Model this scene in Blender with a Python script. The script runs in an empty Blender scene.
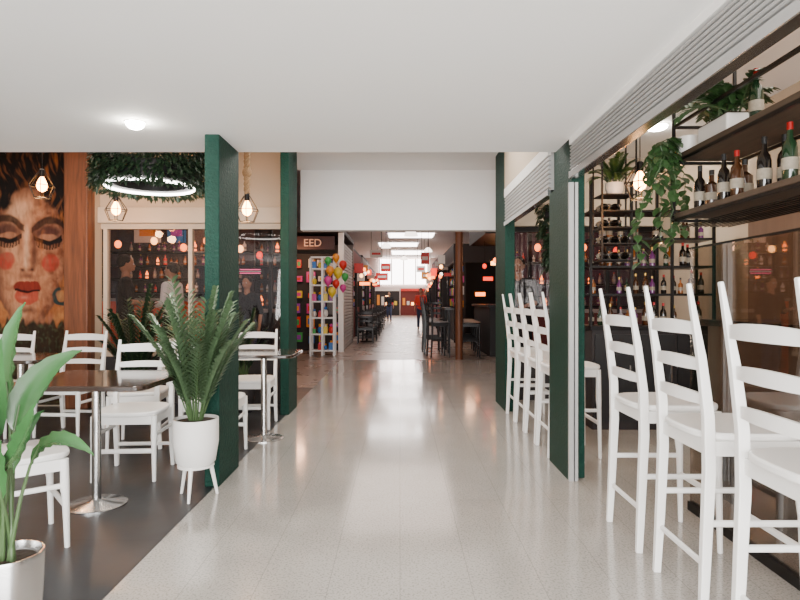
import bpy, math, random
from mathutils import Vector, Matrix, noise
random.seed(11)
C = bpy.context.scene.collection
PI = math.pi
CAMZ = 1.2; F = 600.0
def P(px, py, d): return Vector(((px-400)/F*d, d, CAMZ-(py-300)/F*d))
def sm(a, b, x):
    t = max(0.0, min(1.0, (x-a)/(b-a))); return t*t*(3-2*t)

# ------------------------------------------------------------ materials
def mat(name, c, r=.5, m=0.0, var=.12, sc=9, bump=0.0, bsc=40, em=None, es=0, coat=0, trans=0, spec=.5):
    M = bpy.data.materials.new(name); M.use_nodes = True
    nt = M.node_tree; b = nt.nodes['Principled BSDF']
    tc = nt.nodes.new('ShaderNodeTexCoord'); n = nt.nodes.new('ShaderNodeTexNoise')
    n.inputs['Scale'].default_value = sc; n.inputs['Detail'].default_value = 4
    nt.links.new(tc.outputs['Object'], n.inputs['Vector'])
    mx = nt.nodes.new('ShaderNodeMix'); mx.data_type = 'RGBA'
    mx.inputs['A'].default_value = (c[0]*(1-var), c[1]*(1-var), c[2]*(1-var), 1)
    mx.inputs['B'].default_value = (min(1,c[0]*(1+var)), min(1,c[1]*(1+var)), min(1,c[2]*(1+var)), 1)
    nt.links.new(n.outputs['Fac'], mx.inputs['Factor']); nt.links.new(mx.outputs['Result'], b.inputs['Base Color'])
    b.inputs['Roughness'].default_value = r; b.inputs['Metallic'].default_value = m
    b.inputs['Coat Weight'].default_value = coat; b.inputs['Specular IOR Level'].default_value = spec
    b.inputs['Transmission Weight'].default_value = trans
    if em: b.inputs['Emission Color'].default_value = (*em, 1); b.inputs['Emission Strength'].default_value = es
    if bump:
        n2 = nt.nodes.new('ShaderNodeTexNoise'); n2.inputs['Scale'].default_value = bsc; n2.inputs['Detail'].default_value = 3
        nt.links.new(tc.outputs['Object'], n2.inputs['Vector'])
        bp = nt.nodes.new('ShaderNodeBump'); bp.inputs['Strength'].default_value = bump; bp.inputs['Distance'].default_value = .01
        nt.links.new(n2.outputs['Fac'], bp.inputs['Height']); nt.links.new(bp.outputs['Normal'], b.inputs['Normal'])
    return M
def glassmat(name, tint, refl=.1, rough=.02):
    M = bpy.data.materials.new(name); M.use_nodes = True; nt = M.node_tree; nt.nodes.clear()
    o = nt.nodes.new('ShaderNodeOutputMaterial'); t = nt.nodes.new('ShaderNodeBsdfTransparent'); g = nt.nodes.new('ShaderNodeBsdfGlossy')
    t.inputs['Color'].default_value = (*tint, 1); g.inputs['Roughness'].default_value = rough; g.inputs['Color'].default_value = (.9,.9,.9,1)
    mx = nt.nodes.new('ShaderNodeMixShader'); mx.inputs[0].default_value = refl
    nt.links.new(t.outputs[0], mx.inputs[1]); nt.links.new(g.outputs[0], mx.inputs[2]); nt.links.new(mx.outputs[0], o.inputs['Surface'])
    return M
def tilemat(name, c, cm, bw, rh, mortar, rough, speck=0.0, rot=True, var=.04, dark=.7, coat=0):
    M = bpy.data.materials.new(name); M.use_nodes = True; nt = M.node_tree; b = nt.nodes['Principled BSDF']
    tc = nt.nodes.new('ShaderNodeTexCoord'); mp = nt.nodes.new('ShaderNodeMapping')
    if rot: mp.inputs['Rotation'].default_value = (0,0,PI/2)
    nt.links.new(tc.outputs['Object'], mp.inputs['Vector'])
    br = nt.nodes.new('ShaderNodeTexBrick'); br.inputs['Scale'].default_value = 1
    br.inputs['Brick Width'].default_value = bw; br.inputs['Row Height'].default_value = rh
    br.inputs['Mortar Size'].default_value = mortar; br.inputs['Mortar Smooth'].default_value = .1
    br.inputs['Color1'].default_value = (*[x*(1-var) for x in c],1); br.inputs['Color2'].default_value = (*[min(1,x*(1+var)) for x in c],1)
    br.inputs['Mortar'].default_value = (*cm,1); br.inputs['Bias'].default_value = 0
    nt.links.new(mp.outputs[0], br.inputs['Vector'])
    last = br.outputs['Color']
    def mul(last, sc, det, p0, c0, p1, c1):
        n = nt.nodes.new('ShaderNodeTexNoise'); n.inputs['Scale'].default_value = sc; n.inputs['Detail'].default_value = det
        nt.links.new(tc.outputs['Object'], n.inputs['Vector'])
        cr = nt.nodes.new('ShaderNodeValToRGB')
        cr.color_ramp.elements[0].position = p0; cr.color_ramp.elements[0].color = (c0,c0,c0,1)
        cr.color_ramp.elements[1].position = p1; cr.color_ramp.elements[1].color = (c1,c1,c1,1)
        nt.links.new(n.outputs['Fac'], cr.inputs[0])
        mx = nt.nodes.new('ShaderNodeMix'); mx.data_type='RGBA'; mx.blend_type='MULTIPLY'; mx.inputs['Factor'].default_value=1
        nt.links.new(last, mx.inputs['A']); nt.links.new(cr.outputs[0], mx.inputs['B']); return mx.outputs['Result']
    if speck:
        last = mul(last, 100, 2, .37, 1-speck, .48, 1.0)
        last = mul(last, 3, 5, .3, .90, .7, 1.0)
    else: last = mul(last, 5, 6, 0, dark, 1, 1.0)
    nt.links.new(last, b.inputs['Base Color'])
    n3 = nt.nodes.new('ShaderNodeTexNoise'); n3.inputs['Scale'].default_value = 2.2; n3.inputs['Detail'].default_value = 5
    nt.links.new(tc.outputs['Object'], n3.inputs['Vector'])
    mr = nt.nodes.new('ShaderNodeMapRange'); mr.inputs['To Min'].default_value = rough*.75; mr.inputs['To Max'].default_value = rough*1.3
    nt.links.new(n3.outputs['Fac'], mr.inputs['Value']); nt.links.new(mr.outputs[0], b.inputs['Roughness'])
    b.inputs['Coat Weight'].default_value = coat; b.inputs['Coat Roughness'].default_value = .06
    return M
def woodmat(name, c, r=.4, axis=0, sc=3.0, dark=.5, coat=0):
    M = bpy.data.materials.new(name); M.use_nodes = True; nt = M.node_tree; b = nt.nodes['Principled BSDF']
    tc = nt.nodes.new('ShaderNodeTexCoord'); mp = nt.nodes.new('ShaderNodeMapping')
    s = [14,14,14]; s[axis] = 1.2; mp.inputs['Scale'].default_value = s
    nt.links.new(tc.outputs['Object'], mp.inputs['Vector'])
    n = nt.nodes.new('ShaderNodeTexNoise'); n.inputs['Scale'].default_value = sc; n.inputs['Detail'].default_value = 7; n.inputs['Distortion'].default_value = .6
    nt.links.new(mp.outputs[0], n.inputs['Vector'])
    cr = nt.nodes.new('ShaderNodeValToRGB'); cr.color_ramp.elements[0].position=.3; cr.color_ramp.elements[1].position=.7
    cr.color_ramp.elements[0].color = (*[x*dark for x in c],1); cr.color_ramp.elements[1].color = (*c,1)
    nt.links.new(n.outputs['Fac'], cr.inputs[0]); nt.links.new(cr.outputs[0], b.inputs['Base Color'])
    b.inputs['Roughness'].default_value = r; b.inputs['Coat Weight'].default_value = coat
    return M
def emis(name, c, s): return mat(name, c, .5, em=c, es=s)

M_ceil = mat('ceiling_plaster', (.94,.94,.93), .8, var=.01, sc=2)
M_bulk = mat('bulkhead_paint', (.84,.83,.82), .8, var=.02, sc=2)
M_beige = mat('beige_plaster', (.46,.375,.285), .85, var=.06, sc=2, bump=.1)
M_cream = mat('cream_frame', (.50,.42,.33), .6, var=.05)
M_tile = tilemat('terrazzo_tile', (.45,.42,.385), (.29,.27,.25), 3.6, .3, .0014, .13, speck=.32, var=.006, coat=.2)
M_slate = tilemat('slate_tile', (.036,.040,.045), (.022,.024,.026), .6, .6, .003, .36, speck=0, var=.08, dark=.55)
M_conc = tilemat('market_concrete', (.30,.235,.20), (.16,.13,.11), 1.0, 1.0, .01, .28, speck=0, var=.08)
M_green = mat('dark_green_plaster', (.002,.030,.020), .6, var=.35, sc=25, bump=.7, bsc=60, spec=.2)
M_greyd = mat('dark_wall', (.022,.018,.02), .7, var=.25)
M_white = mat('white_painted_wood', (.84,.83,.81), .30, var=.03, sc=6)
M_blackw = mat('black_wood', (.010,.010,.012), .4)
M_steel = mat('brushed_steel', (.55,.55,.55), .22, 1.0, var=.1)
M_galv = mat('galvanised_shutter', (.36,.36,.355), .5, .15, var=.06)
M_black = mat('black_metal', (.010,.009,.009), .4, .6)
M_tabl = woodmat('dark_walnut', (.050,.031,.022), .12, 0, 2.5, .35, coat=.3)
M_post = woodmat('orange_timber', (.17,.055,.020), .5, 2, 2, .4)
M_shelfw = woodmat('shelf_wood', (.10,.068,.046), .5, 1, 2, .5)
M_panel = woodmat('brown_panel', (.20,.14,.105), .3, 2, .8, .8)
M_pot = mat('white_ceramic', (.82,.80,.77), .35, var=.03)
M_soil = mat('soil', (.03,.018,.01), .95, var=.4, sc=60, bump=.8)
M_leafb = mat('bright_leaf', (.036,.115,.034), .27, var=.45, sc=6, coat=.2)
M_leafp = mat('palm_leaf', (.070,.120,.058), .42, var=.4, sc=8)
M_leafd = mat('dark_leaf', (.014,.034,.014), .5, var=.4, sc=12)
M_leafi = mat('ivy_leaf', (.028,.070,.020), .4, var=.45, sc=12)
M_stem = mat('green_stem', (.06,.11,.04), .5)
M_rope = mat('hemp_rope', (.24,.14,.065), .9, bump=.7, bsc=120)
M_bulb = emis('warm_bulb', (1,.36,.07), 50)
M_led = emis('white_led', (1,.96,.9), 18)
M_spot = emis('downlight_lens', (1,.93,.80), 200)
M_skyl = emis('daylight_panel', (1,.93,.90), 10.0)
M_glass = glassmat('window_glass', (.84,.80,.80), .025)
M_gbr = glassmat('bronze_glass', (.76,.70,.65), .15)
M_red = mat('red_laminate', (.80,.10,.03), .4)
M_bot = [mat('dark_wine_glass', (.008,.006,.005), .08, coat=.5), mat('green_wine_glass', (.01,.03,.012), .08, coat=.5), mat('brown_glass', (.05,.018,.006), .08, coat=.5), mat('clear_spirit', (.25,.23,.25), .08, coat=.5), mat('amber_spirit', (.28,.09,.02), .1, coat=.5), mat('violet_spirit', (.13,.03,.14), .1, coat=.5)]
M_lab = mat('paper_label', (.30,.26,.20), .7, var=.3, sc=60)
M_cap = [mat('red_foil_cap', (.35,.01,.01), .3, .4), mat('black_foil_cap', (.02,.02,.02), .3, .4), mat('gold_foil_cap', (.5,.32,.08), .3, .8)]
BR = [(.65,.025,.02),(.8,.28,.02),(.75,.55,.03),(.05,.38,.08),(.02,.16,.5),(.65,.05,.3),(.3,.05,.42),(.7,.66,.62)]
M_br = [mat('bright_%s' % n, c, .35) for n, c in zip(('red','orange','yellow','green','blue','pink','purple','white'), BR)]
M_neon = [emis('glow_%s' % n, c, s) for n, c, s in zip(('red','orange','amber','pink','blue','white'), [(1,.04,.015),(1,.20,.03),(1,.42,.12),(1,.10,.30),(.2,.35,1),(1,.86,.76)],(2.5,6,8,1.6,2,4))]
M_skin = mat('skin', (.45,.24,.15), .55, var=.08)
M_hair = mat('black_hair', (.012,.008,.006), .6, var=.3, sc=60)
M_cd = mat('dark_cloth', (.010,.010,.013), .85); M_cw = mat('white_cloth', (.85,.84,.82), .85); M_cr = mat('coral_cloth', (.85,.07,.05), .85)
M_cb = mat('denim_cloth', (.04,.06,.12), .85); M_eye = mat('eye_white', (.7,.7,.7), .3); M_shoe = mat('black_shoe', (.01,.01,.01), .5)
M_lips = mat('lips',(.3,.07,.05),.5)

# ------------------------------------------------------------ mesh builder
class MB:
    def __init__(s): s.v=[]; s.f=[]; s.mi=[]; s.m=0
    def add(s, vs, fs):
        o=len(s.v); s.v += [tuple(v) for v in vs]
        for f in fs: s.f.append(tuple(i+o for i in f)); s.mi.append(s.m)
        return s
    def box(s, x0,x1,y0,y1,z0,z1, T=None):
        vs=[Vector((x,y,z)) for x in (x0,x1) for y in (y0,y1) for z in (z0,z1)]
        if T: vs=[T@v for v in vs]
        return s.add(vs, [(0,1,3,2),(4,6,7,5),(0,4,5,1),(2,3,7,6),(0,2,6,4),(1,5,7,3)])
    def tube(s, pts, r, n=8, ref=None, closed=False, rect=False):
        pts=[Vector(p) for p in pts]; k=len(pts)
        if not isinstance(r,(list,tuple)): r=[r]*k
        ts=[]
        for i in range(k):
            a=pts[(i-1)%k] if (closed or i>0) else pts[0]; b=pts[(i+1)%k] if (closed or i<k-1) else pts[-1]
            t=(b-a); ts.append(t.normalized() if t.length>1e-9 else Vector((0,0,1)))
        if ref is None: ref=Vector((1,0,0)) if abs(ts[0].x)<.8 else Vector((0,0,1))
        u=Vector(ref); vs=[]
        if rect: n=4
        for i in range(k):
            u=(u-ts[i]*u.dot(ts[i])); u.normalize(); w=ts[i].cross(u)
            rr=r[i]; ra,rb=(rr if isinstance(rr,(list,tuple)) else (rr,rr))
            if rect:
                for (a,b) in ((1,1),(-1,1),(-1,-1),(1,-1)): vs.append(pts[i]+u*ra*a+w*rb*b)
            else:
                for j in range(n):
                    a=2*PI*j/n; vs.append(pts[i]+u*ra*math.cos(a)+w*rb*math.sin(a))
        fs=[]
        for i in range(k if closed else k-1):
            for j in range(n):
                i2=(i+1)%k; fs.append((i*n+j, i*n+(j+1)%n, i2*n+(j+1)%n, i2*n+j))
        if not closed: fs.append(tuple(range(n-1,-1,-1))); fs.append(tuple((k-1)*n+j for j in range(n)))
        return s.add(vs,fs)
    def lathe(s, prof, c=(0,0,0), n=24, caps=True):
        c=Vector(c); vs=[]; fs=[]; k=len(prof)
        for r,z in prof:
            for j in range(n):
                a=2*PI*j/n; vs.append(c+Vector((max(r,1e-4)*math.cos(a), max(r,1e-4)*math.sin(a), z)))
        for i in range(k-1):
            for j in range(n): fs.append((i*n+j,i*n+(j+1)%n,(i+1)*n+(j+1)%n,(i+1)*n+j))
        if caps: fs.append(tuple(range(n-1,-1,-1))); fs.append(tuple((k-1)*n+j for j in range(n)))
        return s.add(vs,fs)
    def prism(s, out, z0, z1):
        n=len(out); vs=[(x,y,z0) for x,y in out]+[(x,y,z1) for x,y in out]
        return s.add(vs, [tuple(range(n-1,-1,-1)), tuple(range(n,2*n))]+[(i,(i+1)%n,n+(i+1)%n,n+i) for i in range(n)])
    def ell(s, c, r, n=12):
        c=Vector(c); m=max(6,n//2+2); vs=[]; fs=[]
        for i in range(m+1):
            th=.02+(PI-.04)*i/m
            for j in range(n):
                a=2*PI*j/n; v=Vector((r[0]*math.sin(th)*math.cos(a), r[1]*math.sin(th)*math.sin(a), -r[2]*math.cos(th)))
                vs.append(c+v)
        for i in range(m):
            for j in range(n): fs.append((i*n+j,i*n+(j+1)%n,(i+1)*n+(j+1)%n,(i+1)*n+j))
        fs.append(tuple(range(n-1,-1,-1))); fs.append(tuple(m*n+j for j in range(n)))
        return s.add(vs,fs)
    def cap(s, p0, r0, p1, r1, n=10):
        p0=Vector(p0); p1=Vector(p1); d=(p1-p0).normalized()
        pts=[p0-d*r0, p0-d*r0*.7, p0-d*r0*.25, p0, p1, p1+d*r1*.25, p1+d*r1*.7, p1+d*r1]
        rs=[r0*.08, r0*.71, r0*.97, r0, r1, r1*.97, r1*.71, r1*.08]
        return s.tube(pts, rs, n)
    def leaf(s, p0, d, L, w, up=(0,0,1), droop=.2, seg=3, fold=.15):
        p0=Vector(p0); d=Vector(d).normalized(); up=Vector(up); side=d.cross(up)
        if side.length<1e-3: side=Vector((1,0,0))
        side.normalize(); nn=side.cross(d); vs=[]; fs=[]
        for i in range(seg+1):
            t=i/seg; c=p0+d*L*t+Vector((0,0,-1))*droop*L*t*t; ww=w*math.sin(PI*min(.97,(t*.86+.1)))
            vs += [c-side*ww+nn*fold*ww, c, c+side*ww+nn*fold*ww]
        for i in range(seg): a=i*3; fs += [(a,a+1,a+4,a+3),(a+1,a+2,a+5,a+4)]
        return s.add(vs,fs)
    def build(s, name, m, parent=None, smooth=False, bev=0, loc=None):
        me=bpy.data.meshes.new(name); me.from_pydata(s.v,[],s.f); me.update()
        ms = m if isinstance(m,(list,tuple)) else [m]
        for x in ms: me.materials.append(x)
        if len(ms)>1:
            for p,i in zip(me.polygons,s.mi): p.material_index=i
        if smooth:
            for p in me.polygons: p.use_smooth = True
            try: me.set_sharp_from_angle(angle=math.radians(42))
            except Exception: pass
        o=bpy.data.objects.new(name,me); C.objects.link(o)
        if parent is not None: o.parent=parent
        if loc is not None: o.location=loc
        if bev:
            b=o.modifiers.new('bevel','BEVEL'); b.width=bev; b.segments=2; b.limit_method='ANGLE'; b.angle_limit=math.radians(40)
        return o
def tag(o, label=None, cat=None, group=None, kind=None):
    if label: o['label']=label
    if cat: o['category']=cat
    if group: o['group']=group
    if kind: o['kind']=kind
    return o
def thing(name, label, cat, loc=(0,0,0), rz=0, group=None):
    o=bpy.data.objects.new(name,None); o.empty_display_size=.1; C.objects.link(o); o.location=loc; o.rotation_euler=(0,0,rz)
    return tag(o,label,cat,group)
def struct(name, mb, m, label=None, **k): return tag(mb.build(name,m,**k), label, None, None, 'structure')
def dup(o, loc=None, rz=None, label=None, group=None, parent=None):
    def rec(s, par):
        c=s.copy(); C.objects.link(c)
        if par is not None: c.parent=par
        for ch in [x for x in list(s.children)]: rec(ch, c)
        return c
    r=rec(o, parent)
    if loc is not None: r.location=loc
    if rz is not None: r.rotation_euler=(0,0,rz)
    if label: r['label']=label
    if group: r['group']=group
    return r

# ------------------------------------------------------------ structure
CZ=2.265; HZ=2.9
LX=-1.16; RX=1.12
struct('floor', MB().box(-1.19,4.2,-3,12,-.1,0), M_tile, 'pale speckled terrazzo tile walkway with thin seams')
struct('floor_cafe', MB().box(-7.5,-1.19,-3,8.2,-.1,0), M_slate, 'dark slate floor of the seating area')
struct('floor_market', MB().box(-7.5,-1.19,8.2,50,-.1,0).box(-1.19,6.5,12,50,-.1,0).box(4.2,6.5,7,12,-.1,0), M_conc, 'worn concrete floor of the market aisle')
struct('ceiling', MB().box(-5.2,RX,-3,4.32,CZ,HZ+.05), M_ceil, 'low smooth white ceiling in the foreground')
struct('ceiling_cafe', MB().box(-5.2,4.2,4.32,7.85,HZ,HZ+.1).box(RX,4.2,-1.5,4.32,HZ,HZ+.1), M_bulk, 'raised ceiling beyond the step')
struct('wall_bulkhead', MB().box(-1.3,1.3,7.85,8.05,2.116,4.8), M_bulk, 'pale bulkhead over the way into the market')
struct('wall_left', MB().box(-5.2,-5.05,-1,6.9,0,HZ), M_beige)
struct('wall_right', MB().box(3.1,3.25,-1.5,7.2,0,HZ), M_beige)
struct('wall_mural', MB().box(-5.05,-3.45,6.78,6.95,0,HZ), M_beige)
def winwall(x0, x1, y, idx, side, mull):
    struct('wall_back_%s'%side, MB().box(x0,x1,y,y+.12,2.26,4.8), M_beige, 'beige plaster wall above the shop windows')
    struct('trim_%d'%idx, MB().box(x0,x1,y-.06,y+.14,2.08,2.26), M_cream, 'cream beam above the shop windows', bev=.006)
    struct('wall_low_%s'%side, MB().box(x0,x1,y,y+.12,0,.55), M_greyd, 'dark low wall under the shop windows')
    w=bpy.data.objects.new('window_%d'%idx,None); C.objects.link(w); w['kind']='structure'
    fr=MB(); fr.box(x0,x1,y+.02,y+.10,2.02,2.08); fr.box(x0,x1,y+.02,y+.10,.55,.6)
    for mx in mull: fr.box(mx-.022,mx+.022,y+.02,y+.10,.6,2.02)
    fr.build('window_frame', M_cream if idx==1 else M_black, w)
    MB().box(x0,x1,y+.055,y+.063,.6,2.02).build('pane', M_glass, w)
winwall(-3.45,-1.25,6.9,1,'left',[-3.4,-2.42,-1.29])
winwall(1.25,3.1,7.2,2,'right',[1.29,1.9,2.5,3.06])

def column(x0,x1,y0,y1,z1,label):
    return tag(MB().box(x0,x1,y0,y1,0,z1).build('green_column',M_green,bev=.006),label,'column')
column(-1.255,LX,3.85,4.32,CZ,'dark green rough plaster column beside the white potted palm, nearest on the left')
column(RX+.035,1.245,4.04,4.5,HZ,'dark green column with shutter rails on its face, nearest on the right')
column(-1.25,LX,6.26,6.76,HZ,'dark green column behind the dining table, far left of the walkway')
column(RX+.01,1.235,6.45,7.1,HZ,'dark green column beyond the far row of bar stools')
r=thing('shutter_guide_rail','grey metal shutter guide rail running up the near right green column','rail',(RX,4.0,0))
MB().box(0,.03,-.03,.0,0,HZ-.92).build('outer_channel',M_galv,r)
MB().box(.04,.06,-.025,.0,0,HZ-.92).build('inner_channel',M_galv,r)
MB().box(0,.03,.0,.50,0,CZ-.27).build('side_plate',mat('green_plate',(.002,.027,.018),.55,bump=.4,bsc=60,spec=.2),r)
def housing(y0,y1,z0,z1,label):
    h=thing('shutter_housing',label,'roller shutter',(RX,y0,z0))
    L=y1-y0; H=z1-z0
    MB().box(.02,.055,0,L,.0,H).build('casing',M_galv,h)
    n=7; sl=MB()
    for i in range(n):
        za=.05+i*(H*.62)/n; zb=za+(H*.62)/n-.004
        sl.tube([(.012,0,(za+zb)/2),(.012,L,(za+zb)/2)],[(.012,(zb-za)/2)]*2,8,ref=(1,0,0))
    sl.build('slats',M_galv,h,smooth=True)
    MB().box(-.008,.055,0,L,-.01,.035).build('bottom_rail',M_steel,h,bev=.003)
    MB().box(-.004,.02,0,L,H*.62+.055,H).build('cover_strip',M_white,h)
    return h
housing(-1.4,3.96,2.01,CZ,'long ribbed grey roller shutter housing under the ceiling above the near bar stools')
housing(4.53,6.43,2.0,CZ+.12,'short ribbed grey roller shutter housing between the two right green columns')
struct('wall_over_shutter', MB().box(RX+.0,RX+.06,-1.5,3.96,CZ,HZ).box(RX+.0,RX+.06,4.52,6.43,CZ+.12,HZ), M_beige)
tag(MB().box(-3.70,-3.44,6.60,6.77,0,HZ).build('timber_post',M_post,bev=.008),'orange brown timber post at the right edge of the painted mural','post')

# ------------------------------------------------------------ mural
def mix(a,b,t): return tuple(a[i]*(1-t)+b[i]*t for i in range(3))
def paint(x0,y0):
    wx=noise.noise(Vector((x0*.13,y0*.13,2)))*1.4; wy=noise.noise(Vector((x0*.13,y0*.13,7)))*1.4
    x,y=x0+wx,y0+wy
    n=noise.fractal(Vector((x*.05,y*.05,3)),1,2,4); n2=noise.fractal(Vector((x*.16,y*.04,9)),1,2,3); n4=noise.fractal(Vector((x*.12,y*.12,5)),1,2,3)
    br=noise.fractal(Vector((x0*.35,y0*.10,4)),1,2,3)
    c=mix((.26,.07,.02),(.46,.20,.07),sm(-.5,.6,n))
    d=((x-26)/58)**2+((y-205)/68)**2
    hair=mix((.006,.005,.005),(.13,.045,.018),sm(.05,.7,noise.fractal(Vector((x*.22+math.sin(y*.09)*1.5,y*.05,9)),1,2,3)))
    if d<1.15: c=mix(hair,c,sm(.98+.1*n,1.12+.1*n,d))
    if 310<y: c=mix(c,(.28,.11,.06),sm(26,20,abs(x-30))*sm(310,320,y))
    fy=262; ry=76 if y<fy else 66; rx=40 if y<270 else 40-.16*(y-270)
    fd=((x-28)/rx)**2+((y-fy)/ry)**2
    skin=mix((.52,.24,.13),(.20,.065,.03),min(1,max(0,sm(-4,36,x-20)*.75+.6*n4)))
    skin=mix(skin,(.68,.42,.26),math.exp(-((x-18)/12)**2-((y-210)/12)**2)*.65)
    skin=mix(skin,(.64,.38,.23),math.exp(-((x-20)/6)**2-((y-312)/8)**2)*.6)
    skin=mix(skin,(.60,.34,.20),math.exp(-((x-15)/6)**2-((y-254)/9)**2)*.6)
    skin=mix(skin,(.45,.20,.10),math.exp(-((x-44)/5)**2-((y-285)/14)**2)*.5)
    skin=mix(skin,(.10,.035,.02),math.exp(-((x+4)/9)**2)*.8)
    skin=mix(skin,(.10,.035,.02),sm(.5,1.0,fd)*.7)
    c=mix(skin,c,sm(.92,1.03,fd))
    hl=192+12*math.sin(x*.13+1)+8*n
    if fd<1.1 and y<hl+4: c=mix(hair,c,sm(hl-4,hl+4,y))
    for ex,ey in ((8,238),(48,240)):
        e=((x-ex)/15)**2+((y-(ey-6))/11)**2; c=mix(c,(.05,.018,.018),sm(1.2,.2,e)*.85)
        e=((x-ex)/10)**2+((y-(ey-2.5))/4.0)**2; c=mix(c,(.40,.18,.10),sm(1.1,.5,e)*.75)
        ly=ey+2.8-3.4*((x-ex)/11)**2*.9
        if abs(x-ex)<14: c=mix(c,(.005,.004,.004),sm(3.2,1.6,abs(y-ly)))
        if abs(x-ex)<12 and 0<y-ly<7: c=mix(c,(.010,.005,.005),.85 if int((x-ex+20)*.7)%2 else .35)
        by=ey-20+5*((x-ex+(3 if ex<28 else -3))/13)**2
        if abs(x-ex)<16: c=mix(c,(.010,.005,.004),sm(5.0,2.2,abs(y-by))*(.85+.15*br))
    for ex,ey in ((6,261),(50,263)):
        e=math.hypot(x-ex,(y-ey)); c=mix(c,(.34,.03,.02),sm(10.5,7.5,e)*(.72+.35*br))
    c=mix(c,(.70,.44,.28),math.exp(-((x-26.5)/2.4)**2)*sm(222,232,y)*sm(274,262,y)*.75)
    c=mix(c,(.08,.025,.015),math.exp(-((x-34)/3.4)**2)*sm(216,236,y)*sm(274,262,y)*.85)
    c=mix(c,(.12,.04,.02),math.exp(-((x-20)/2.2)**2)*sm(216,228,y)*sm(262,245,y)*.5)
    for nx in (22,32): c=mix(c,(.04,.010,.008),math.exp(-((x-nx)/2.8)**2-((y-270)/2.0)**2)*.95)
    c=mix(c,(.10,.03,.02),math.exp(-((x-27)/8)**2-((y-276)/3)**2)*.75)
    ul=((x-27)/14.5)**2+((y-287.5)/7.5)**2; ll=((x-27)/12.5)**2+((y-296)/9.5)**2
    cup=2.5*math.exp(-((x-27)/3)**2)
    if y<291+1.0*math.cos((x-27)*.3): c=mix(c,(.20,.025,.015),sm(1.08,.82,ul+ (.35 if y<281+cup else 0)))
    else: c=mix(c,(.40,.07,.04),sm(1.08,.82,ll))
    if abs(x-27)<13: c=mix(c,(.02,.005,.005),sm(1.7,.5,abs(y-(291+math.cos((x-27)*.3)))))
    c=mix(c,(.62,.27,.19),math.exp(-((x-24)/4)**2-((y-297)/1.8)**2)*.6)
    c=mix(c,(.08,.025,.015),math.exp(-((x-27)/10)**2-((y-310)/3)**2)*.8)
    e=math.hypot(x-62,y-296); c=mix(c,(.02,.035,.035),sm(2.4,1.2,abs(e-8))); c=mix(c,(.30,.16,.07),sm(6,5,e)*.6)
    c=mix(c,(.42,.13,.03),sm(.20,.7,n2)*sm(6,55,x)*.5)
    f=y-(322+10*noise.noise(Vector((x*.2,0,0))))
    c=mix(c,mix((.006,.012,.008),(.03,.06,.03),sm(0,.6,noise.noise(Vector((x*.35,y*.25,1))))),sm(-2,3,f)*.9)
    return tuple(.74*v*(1+.3*br) for v in c)
D=6.76; px0,px1,py0,py1=-43,70,148,405; st=.7
nx=int((px1-px0)/st)+1; ny=int((py1-py0)/st)+1
mb=MB(); cols=[]; vs=[]; fs=[]
for j in range(ny):
    for i in range(nx):
        x=px0+i*st; y=py0+j*st; p=P(x,y,D); p.z=max(.01,min(HZ-.01,p.z)); vs.append(p); cols.append(paint(x,y))
for j in range(ny-1):
    for i in range(nx-1): a=j*nx+i; fs.append((a,a+nx,a+nx+1,a+1))
mb.add(vs,fs)
Mm=bpy.data.materials.new('mural_paint'); Mm.use_nodes=True; nt=Mm.node_tree
at=nt.nodes.new('ShaderNodeAttribute'); at.attribute_name='paint'; nt.links.new(at.outputs['Color'],nt.nodes['Principled BSDF'].inputs['Base Color']); nt.nodes['Principled BSDF'].inputs['Roughness'].default_value=.8
nt.nodes['Principled BSDF'].inputs['Specular IOR Level'].default_value=.2
mu=mb.build('mural',Mm); ca=mu.data.color_attributes.new('paint','FLOAT_COLOR','POINT')
for i,c in enumerate(cols): ca.data[i].color=(*[max(0,v) for v in c],1)
tag(mu,'large painted mural of a woman with closed eyes, red cheeks and a hoop earring','mural')

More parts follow.
